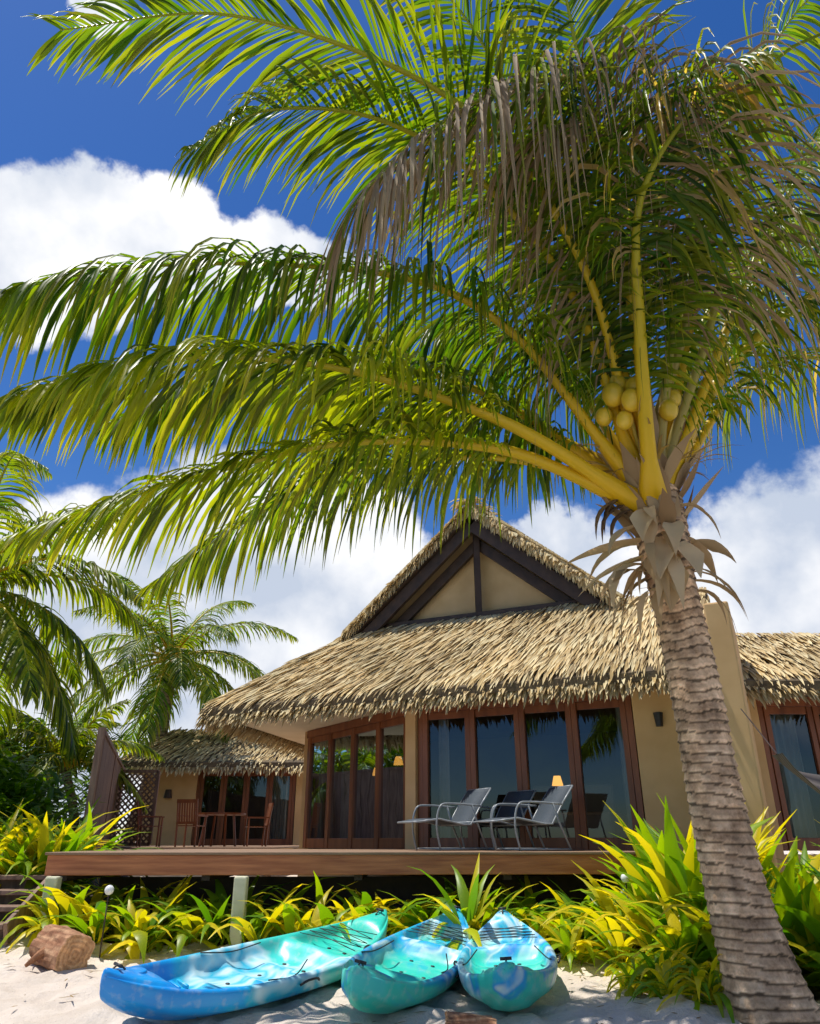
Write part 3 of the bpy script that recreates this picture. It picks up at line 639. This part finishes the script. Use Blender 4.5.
def kayak(name,near,far,mat,W_=.39,roll=0,blunt=2.3):
    n0=V((near[0],near[1],gz(*near)));f0=V((far[0],far[1],gz(*far))); ctr=(n0+f0)/2; Ln=(f0-n0).length; dx=(f0-n0)
    e=empty(name); e.location=ctr+V((0,0,.0))
    e.rotation_euler=(rad(roll),-math.atan2(dx.z,math.hypot(dx.x,dx.y)),math.atan2(dx.y,dx.x))
    ns=64;mb=MB();vs=[]
    def sec(u):
        au=abs(u)
        w=W_*(1-au**(blunt if u<0 else 2.3))**.8+.010
        zg=.25+.15*au**2.6+(.02*au**8); zk=.0+.28*au**5
        def bump(a,b,s=.07): return ss(a-s,a+s,u)*(1-ss(b-s,b+s,u))
        dd=.17*bump(-.66,.10,.06)+.13*bump(.12,.3,.05)+.11*bump(.42,.76,.05)+(-.05)*(1-bump(-.72,.78,.06))
        dd-=.06*bump(-.12,-.07,.025)+.05*bump(-.34,-.30,.02)
        return w,zg,zk,dd
    for i in range(ns+1):
        u=-1+2*i/ns; u=math.copysign(abs(u)**.85,u) if u else 0
        w,zg,zk,dd=sec(u); h=zg-zk
        half=[(0,zk),(.25,zk+.012),(.5,zk+.02+.02*h),(.52,zk+.045),(.8,zk+.06+.12*h),(.96,zk+.45*h),(1.0,zg-.05*h-.02),(1.0,zg),(.93,zg+.018),(.86,zg+.012),(.81,zg-dd*.25),(.74,zg-dd*.9),(.38,zg-dd),(0,zg-dd+(.015 if dd>0.02 else .02))]
        ring=[(a*w,z) for a,z in half]+[(-a*w,z) for a,z in half[-2:0:-1]]
        for a,z in ring: vs.append((u*Ln/2,a,z))
    k=26
    fs=[(i*k+j,(i+1)*k+j,(i+1)*k+(j+1)%k,i*k+(j+1)%k) for i in range(ns) for j in range(k)]
    fs.append(tuple(range(k)));fs.append(tuple(ns*k+j for j in range(k-1,-1,-1)))
    mb.add(vs,fs); o=mb.obj('hull',[mat],e,True)
    s_=o.modifiers.new('s','SUBSURF'); s_.levels=1; s_.render_levels=1
    bk=MB()
    def zt(u): return sec(u)[1]
    for sg in (-1,1):
        x=sg*Ln/2*.93; z=zt(sg*.93)+.05
        tube(bk,catmull([(x-.07,0,z),(x,0,z+.04),(x+.07,0,z)],8),.007,6); tube(bk,[(x,-.045,z+.04),(x,.045,z+.04)],.012,8)
    for sg in (-1,1):
        w=sec(0)[0]; tube(bk,catmull([(-.12,sg*(w+.005),.2),(-.06,sg*(w+.03),.23),(.06,sg*(w+.03),.23),(.12,sg*(w+.005),.2)],8),.010,6)
    xs_=[.45,.52,.59,.66,.73]
    for i in range(4):
        for sg in (-1,1):
            u0,u1=xs_[i],xs_[i+1]; w0=sec(u0)[0]*.82;w1=sec(u1)[0]*.82
            tube(bk,[(u0*Ln/2,-w0*sg,zt(u0)+.02),((u0+u1)/2*Ln/2,0,zt(u0)+.03),(u1*Ln/2,w1*sg,zt(u1)+.02)],.004,5)
    for u in (-.42,-.2,.02,.2,.55):
        for sg in (-1,1):
            w,zg,zk,dd=sec(u); z=zg-dd+.009; x=u*Ln/2; y=sg*w*.25
            tube(bk,[(x,y,z-.01),(x,y,z+.004)],.02,10)  # scupper holes: black discs in place of the shaded openings
    bk.obj('fittings_and_scupper_shade',['black'],e,True)
    hd=MB(); x=-.82*Ln/2; z=zt(-.82)+.055; tube(hd,[(x,0,z-.02),(x,0,z+.012),(x,0,z+.016)],[.07,.065,.05],20); 
    for u in (-.52,-.47,-.42):
        w,zg,zk,dd=sec(u)
        for sg in (-1,1): obox(hd,(u*Ln/2,sg*w*.42,zg-dd+.02),(u*Ln/2,sg*w*.72,zg-dd+.035),.03,.03)
    hd.obj('hatch_and_footrests',[mat],e,True,bevel=.006)
    sd=MB()
    w=sec(.1)[0]
    for sg in (-1,1): tube(sd,catmull([(-.25*Ln/2,sg*w*.86,.275),(-.05*Ln/2,sg*w*.8,.24),(.1*Ln/2,sg*w*.6,.3)],8),.006,5)
    sd.obj('seat_straps',['black'],e,True)
kayak('kayak',(-2.3,6.40),(-.30,9.2),'k1',.50,roll=9,blunt=2.8)
kayak('kayak.001',(-.48,6.5),(.48,9.45),'k2',.43,roll=10,blunt=2.2)
kayak('kayak.002',(.76,6.5),(1.05,9.25),'k3',.44,roll=-4,blunt=2.2)
def log(name,x,y,L_,r,ang,mi='trunk',roots=0):
    mb=MB();vs=[];cs=[];n=48;sg=24
    for i in range(sg+1):
        t=i/sg
        for k in range(n):
            a=2*math.pi*k/n; ca,sa=math.cos(a),math.sin(a)
            rr=r*(1+.22*mnoise.noise(V((ca*1.1+x,sa*1.1,t*1.2)))+.10*mnoise.noise(V((ca*3,sa*3,t*2)))-.16*abs(mnoise.noise(V((ca*7,sa*7,t*1.5)))))
            vs.append(((t-.5)*L_+.03*mnoise.noise(V((ca*2,sa*2,t+x))),rr*ca,rr*sa))
            cs.append(mixc((.24,.10,.05),(.50,.32,.20),.5+.9*mnoise.noise(V((ca*4,sa*4,t*3)))))
    fs=[(i*n+k,i*n+(k+1)%n,(i+1)*n+(k+1)%n,(i+1)*n+k) for i in range(sg) for k in range(n)]
    mb.add(vs,fs,cs)
    for en,x_ in ((0,-.5*L_),(sg,.5*L_)):
        ring=[V(vs[en*n+k]) for k in range(n)]; c=V((x_,0,0)); v2=[];c2=[]
        for j in range(9):
            f=1-j/8*.98
            for k in range(n):
                q=c.lerp(ring[k],f); q.x+=(.006*math.sin(j*2.9)+.008*mnoise.noise(q*14))*(1 if j else 0); v2.append(q)
                c2.append(mixc((.66,.42,.24),(.40,.22,.11),(j%2)*.8))
        mb.add(v2,[(j*n+k,j*n+(k+1)%n,(j+1)*n+(k+1)%n,(j+1)*n+k) for j in range(8) for k in range(n)]+[tuple(8*n+k for k in range(n))],c2)
    for j in range(roots):
        a=R.uniform(.5,2.4)*(1 if j%2 else -1); x0_=R.uniform(-.35,.1)*L_
        tube(mb,catmull([(x0_,0,-.02),(x0_+.05*math.cos(a),.18*math.sin(a),.0),(x0_-.05,.32*math.sin(a),-.12)],8),[r*.42*(1-.1*q) for q in range(9)],9,0,(.34,.17,.09))
    o=mb.obj(name,[mi],None,False); o.location=(x,y,gz(x,y)+r*.65); o.rotation_euler=(0,rad(5),ang); return o
log('tree_stump',-3.58,8.75,.56,.20,rad(-38),roots=2); log('driftwood_log',.44,6.55,.36,.08,rad(15))
# ---------------- plants
YG=(.26,.38,.010);YY=(.66,.52,.02);MG=(.06,.18,.010)
def clump(mb,x,y,z,n,ln,w,yel=.5,spread=1.0,dr_=1.4,ns=6,hang=.12,minel=.25):
    for i in range(n):
        a=R.uniform(0,6.283); el=R.uniform(minel,2.4)
        d=V((math.cos(a)*spread,math.sin(a)*spread,el))
        c=mixc(MG,YG,R.random()**.8); c1=c
        if R.random()<yel*.5: c=mixc(c,YY,R.uniform(.4,1)); c1=mixc(c,YY,.5)
        dp=dr_*R.uniform(.6,1.6)
        if R.random()<hang: dp*=2.5; c=mixc(c,YY,.8)
        blade(mb,(x+R.uniform(-.06,.06),y+R.uniform(-.06,.06),z+R.uniform(0,.1)),d,V((-math.sin(a),math.cos(a),0)),ln*R.uniform(.65,1.15),w*R.uniform(.7,1.2),dp,ns,mixc(c,MG,.3),c1,.18,curl=R.uniform(-.4,.4))
pm=MB()
x=-4.1
while x<3.3:
    for row in range(4):
        yy=9.4+row*.3+R.uniform(-.1,.12)
        xx=x+R.uniform(-.12,.12)
        if row<2 and (abs(xx+2.0+.0)<.26): continue
        if row==0 and R.random()<.3: continue
        clump(pm,xx,yy,gz(xx,yy),R.randint(11,16),.78+.05*row,.135,.9,hang=.3)
    x+=.31
clump(pm,.62,9.25,gz(.6,9.2)+.1,22,1.0,.11,.9,.8); clump(pm,1.7,8.9,gz(1.7,8.9),18,.66,.12,1); clump(pm,2.1,8.6,gz(2.1,8.6),18,.75,.13,1)
pm.obj('border_plants',['plant'],None,True)
pr=MB()
for k in range(52):
    x=R.uniform(2.2,6.2);yy=R.uniform(7.1,9.8)
    if x<3.0 and yy<7.3: yy+=.6
    big=ss(2.4,3.6,x)
    clump(pr,x,yy,gz(x,yy),16,R.uniform(.85,1.1)+.5*big,.14+.06*big,.8,.75,1.2,hang=.15)
for k in range(12):
    x=R.uniform(1.85,2.35);yy=R.uniform(6.5,7.9); clump(pr,x,yy,gz(x,yy),20,.48,.06,1,1.1,1.6,hang=.3)
for k in range(8):
    x=R.uniform(2.7,3.3);yy=R.uniform(8.0,9.4); clump(pr,x,yy,gz(x,yy)+.1,15,R.uniform(1.2,1.5),.22,.7,.6,.9,hang=.05,minel=.8)
for k in range(12):
    x=R.uniform(3.2,4.8);yy=R.uniform(6.8,7.6); clump(pr,x,yy,gz(x,yy),17,R.uniform(1.1,1.6),.22,.7,.7,1.0)
pr.obj('broadleaf_plants',['plant'],None,True)
pl_=MB()
for k in range(44):
    x=R.uniform(-8.5,-4.75);yy=R.uniform(10.9,12.6)
    if x>-5.2 and yy>12.3: continue
    clump(pl_,x,yy,gz(x,yy)+.25,20,R.uniform(1.0,1.45),.14,.9,.8,1.3)
pl_.obj('broadleaf_plants.001',['plant'],None,True)
sh=MB()
def shrub(x,yy,zz,n,c,l0,l1,w_):
    for i in range(n):
        a=R.uniform(0,6.283);el=R.uniform(-.3,1.4); r_=R.uniform(0,.5)
        blade(sh,(x+r_*math.cos(a),yy+r_*math.sin(a),zz+R.uniform(-.3,.3)),V((math.cos(a),math.sin(a),el)),V((-math.sin(a),math.cos(a),.2)),R.uniform(l0,l1),w_,1.2,3,c,mixc(c,YG,R.random()*.6),.15)
for k in range(420):
    x=R.uniform(-20,-8.6);yy=R.uniform(17,24); zz=R.uniform(.6,3.9+.6*math.sin(x*1.3))
    shrub(x,yy,zz,22,mixc((.02,.06,.01),(.09,.2,.015),R.random()),.35,.8,.14)
for k in range(120):
    yy=R.uniform(13.2,16); x=R.uniform(-10,-6.0-(yy-13)*.32); zz=R.uniform(.8,2.55+.35*math.sin(x*2.1))
    shrub(x,yy,zz,20,mixc((.04,.11,.01),(.14,.27,.015),R.random()),.35,.7,.13)
sh.obj('tropical_shrubs',['plant'],None,True)
def palmtree(name,base,crown,nf,fl,ll,yel,rt=.16,elev=(0.0,1.3),ns=3,n=48,w=.07,seed=1,nuts=True):
    global R
    R0=R; R=random.Random(seed)
    e=empty(name); l_=MB();r_=MB()
    for i in range(nf):
        a=i*2.399+R.uniform(-.2,.2); el=elev[0]+(elev[1]-elev[0])*(i/nf)+R.uniform(-.1,.1); f2=fl*R.uniform(.85,1.1)
        d=V((math.cos(a)*math.cos(el),math.sin(a)*math.cos(el),math.sin(el))); p=V(crown);P=[p.copy()]
        for k in range(6):
            p=p+d*f2/6; P.append(p.copy()); d=(d+V((0,0,-.24-.05*math.cos(el)))).normalized()
        frond(l_,r_,P,ll=ll,droop=2.0,n=n,yel=yel,w=w,ns=ns,r0=.05,start=.15,jit=.25)
    l_.obj('fronds',['leaf'],e,True); r_.obj('petioles',['rachis'],e,True)
    mid=(V(base)+V(crown))/2+V((.3,0,0))
    trunk([base,mid,crown],lambda t:rt*(1+.5*math.exp(-t*10)),'trunk',e,.12,16,(.3,.25,.19))
    if nuts:
        nn=MB()
        for k in range(9):
            a=k*.7; ball(nn,(crown[0]+.3*math.cos(a),crown[1]+.3*math.sin(a),crown[2]-.3-.2*(k%2)),.13,1.2,8)
        nn.obj('coconuts',['nut'],e,True)
    R=R0
palmtree('coconut_palm.001',(-9.6,27,.5),(-8.4,26,7.1),26,4.6,1.1,.12,.22,seed=3,elev=(-.5,1.25),n=64)
palmtree('coconut_palm.002',(-8.9,14.2,.4),(-8.6,13.6,5.6),22,4.0,1.1,.22,.18,seed=5,elev=(-.4,1.2),ns=5,n=75,w=.06)
palmtree('coconut_palm.003',(-11,18,.4),(-11.2,18,3.9),18,3.6,.9,.2,.15,seed=9,elev=(-.2,1.2),nuts=False)
palmtree('coconut_palm.004',(-15,22,.4),(-15.8,22,12),18,4.2,1,.1,.2,seed=12,elev=(-.5,1.2))
palmtree('coconut_palm.005',(-7.9,18.5,.4),(-8.2,18.5,2.9),14,2.3,.6,.25,.1,seed=15,elev=(.3,1.3),nuts=False)
for i,(x,y,z) in enumerate([(-3.28,9.05,.80),(2.35,9.0,.92)]):
    e=empty('garden_light' if i==0 else 'garden_light.001')
    mb=MB(); ball(mb,(x,y,z),.05,1,12); mb.obj('globe',['globe'],e,True)
    mb=MB(); tube(mb,[(x,y,gz(x,y)-.1),(x,y,z-.04)],.008,6); mb.obj('stake',['darkwood'],e,True)
hm=MB(); vs=[];nn=30
for i in range(nn+1):
    t=i/nn; x=3.98+2.6*t; y=8.4+.5*t; z=2.15-.72*math.sin(math.pi*t)**.8; hw=.5*math.sin(math.pi*min(1,max(.02,t)))**.5
    for k in range(13):
        q=(k-6)/6; vs.append((x,y+hw*q,z+.42*q*math.sin(math.pi*t)+.12*q*q*math.sin(math.pi*t)))
cs=[]
for i in range(nn+1):
    for k in range(13): cs.append((.04,.035,.04) if k%2 else (.20,.17,.16))
hm.add(vs,[(i*13+k,i*13+k+1,(i+1)*13+k+1,(i+1)*13+k) for i in range(nn) for k in range(12)],cs)
e=empty('hammock'); hm.obj('cloth',['husk'],e,True)
mb=MB(); tube(mb,[(4.42,10.1,2.9),(3.98,8.4,2.15)],.008,5); tube(mb,[(6.58,8.9,2.15),(7.4,9,2.5)],.01,5); tube(mb,[(7.4,9,0),(7.4,9,2.7)],.06,8); mb.obj('ropes_and_post',['darkwood'],e)
lt=MB()
for k in range(520):
    x=R.uniform(-5,4.5);y=R.uniform(5.8,9.6)
    if R.random()<.6: y=R.uniform(8.7,9.7)
    a=R.uniform(0,6.28);c=mixc((.12,.07,.03),(.35,.24,.1),R.random())
    blade(lt,(x,y,gz(x,y)+.035),V((math.cos(a),math.sin(a),.05)),V((-math.sin(a),math.cos(a),0)),R.uniform(.03,.16),.018,.1,2,c,c,.2)
lt.obj('leaf_litter',['dry'],None)

# ---------------- world
w=bpy.data.worlds.new('World'); sc.world=w; w.use_nodes=True; nt=w.node_tree; L=nt.links.new
bg=nt.nodes['Background']; bg.inputs[1].default_value=.125
S=V((-.30,.06,.95)).normalized(); el=math.asin(S.z); az=math.atan2(S.x,S.y)
sky=N(nt,'ShaderNodeTexSky'); sky.sky_type='NISHITA'; sky.sun_disc=False; sky.sun_elevation=el; sky.sun_rotation=az; sky.air_density=1.0; sky.dust_density=.2; sky.ozone_density=2.5
hsv=N(nt,'ShaderNodeHueSaturation'); hsv.inputs['Hue'].default_value=.512; hsv.inputs['Saturation'].default_value=1.34; hsv.inputs['Value'].default_value=.96; L(sky.outputs[0],hsv.inputs['Color'])
tc=N(nt,'ShaderNodeTexCoord')
wz=N(nt,'ShaderNodeTexNoise'); wz.inputs['Scale'].default_value=4; wz.inputs['Detail'].default_value=7; wz.inputs['Roughness'].default_value=.6; L(tc.outputs['Generated'],wz.inputs['Vector'])
sb=N(nt,'ShaderNodeVectorMath',operation='SUBTRACT'); L(wz.outputs['Color'],sb.inputs[0]); sb.inputs[1].default_value=(.5,.5,.5)
sl_=N(nt,'ShaderNodeVectorMath',operation='SCALE'); L(sb.outputs[0],sl_.inputs[0]); sl_.inputs['Scale'].default_value=.22
wd=N(nt,'ShaderNodeVectorMath',operation='ADD'); L(tc.outputs['Generated'],wd.inputs[0]); L(sl_.outputs[0],wd.inputs[1])
wn=N(nt,'ShaderNodeVectorMath',operation='NORMALIZE'); L(wd.outputs[0],wn.inputs[0])
nz=N(nt,'ShaderNodeTexNoise'); nz.inputs['Scale'].default_value=7; nz.inputs['Detail'].default_value=12; nz.inputs['Roughness'].default_value=.6; L(tc.outputs['Generated'],nz.inputs['Vector'])
CL=[(-0.45,0.65,0.61,4),(-0.37,0.675,0.635,4),(-0.275,0.695,0.663,3.8),(-0.182,0.715,0.67,3.5),(-0.096,0.735,0.664,3.2),(-0.34,0.52,0.785,1.6),(-0.085,0.94,0.329,6),(-0.143,0.953,0.267,7),(-0.271,0.934,0.233,9),(-0.381,0.907,0.181,9),(-0.427,0.871,0.244,8),(-0.237,0.911,0.337,6.5),(-0.01,0.955,0.296,5),(0.222,0.923,0.314,4),(0.175,0.923,0.342,3),(-0.333,0.901,0.279,8),(0.437,0.841,0.319,5),(0.465,0.846,0.262,7),(0.394,0.875,0.27,6),(0.292,0.913,0.263,5),(0.478,0.854,0.205,8),
 (-.3,-.9,.5,12),(.5,-.8,.25,8),(.9,-.2,.3,20),(-.9,.2,.3,16)]
cur=None
for x,y,z,r in CL:
    d_=N(nt,'ShaderNodeVectorMath',operation='DOT_PRODUCT'); L(wn.outputs[0],d_.inputs[0]); q=V((x,y,z)).normalized(); d_.inputs[1].default_value=q
    mr=N(nt,'ShaderNodeMapRange'); mr.interpolation_type='SMOOTHSTEP'; mr.inputs[1].default_value=math.cos(rad(r*1.6)); mr.inputs[2].default_value=math.cos(rad(r*.4)); L(d_.outputs['Value'],mr.inputs[0])
    if cur is None: cur=mr.outputs[0]
    else:
        mm=N(nt,'ShaderNodeMath',operation='MAXIMUM'); L(cur,mm.inputs[0]); L(mr.outputs[0],mm.inputs[1]); cur=mm.outputs[0]
a1=N(nt,'ShaderNodeMath',operation='MULTIPLY_ADD'); L(nz.outputs[0],a1.inputs[0]); a1.inputs[1].default_value=1.7; a1.inputs[2].default_value=-.85
a2=N(nt,'ShaderNodeMath',operation='ADD'); L(cur,a2.inputs[0]); L(a1.outputs[0],a2.inputs[1])
mk=N(nt,'ShaderNodeMapRange'); mk.interpolation_type='SMOOTHSTEP'; mk.inputs[1].default_value=.34; mk.inputs[2].default_value=.76; L(a2.outputs[0],mk.inputs[0])
nz2=N(nt,'ShaderNodeTexNoise'); nz2.inputs['Scale'].default_value=8; nz2.inputs['Detail'].default_value=8; mp=N(nt,'ShaderNodeMapping'); mp.inputs['Location'].default_value=(.03,.02,.08); L(tc.outputs['Generated'],mp.inputs[0]); L(mp.outputs[0],nz2.inputs['Vector'])
cr=ramp(nt,[(.36,(8.6,8.6,8.7)),(.64,(4.6,5.2,6.3))]); L(nz2.outputs[0],cr.inputs[0])
mx=N(nt,'ShaderNodeMix',data_type='RGBA'); L(mk.outputs[0],mx.inputs[0]); L(hsv.outputs[0],mx.inputs[6]); L(cr.outputs[0],mx.inputs[7]); L(mx.outputs[2],bg.inputs[0])
sun=bpy.data.lights.new('sun','SUN'); sun.energy=5; sun.angle=rad(.5); sun.color=(1,.955,.88)
so_=bpy.data.objects.new('sun',sun); sc.collection.objects.link(so_); so_.rotation_euler=(-S).to_track_quat('-Z','Y').to_euler()
# ---------------- camera
cam=bpy.data.cameras.new('camera'); co=bpy.data.objects.new('camera',cam); sc.collection.objects.link(co)
co.location=(0,0,1.3); co.rotation_euler=(rad(90+23.9),0,0)
cam.sensor_fit='VERTICAL'; cam.sensor_height=36; cam.sensor_width=28.8; cam.lens=740/1024*36; cam.clip_end=2000
sc.camera=co
sc.view_settings.view_transform='Standard'; sc.view_settings.look='None'; sc.view_settings.exposure=0
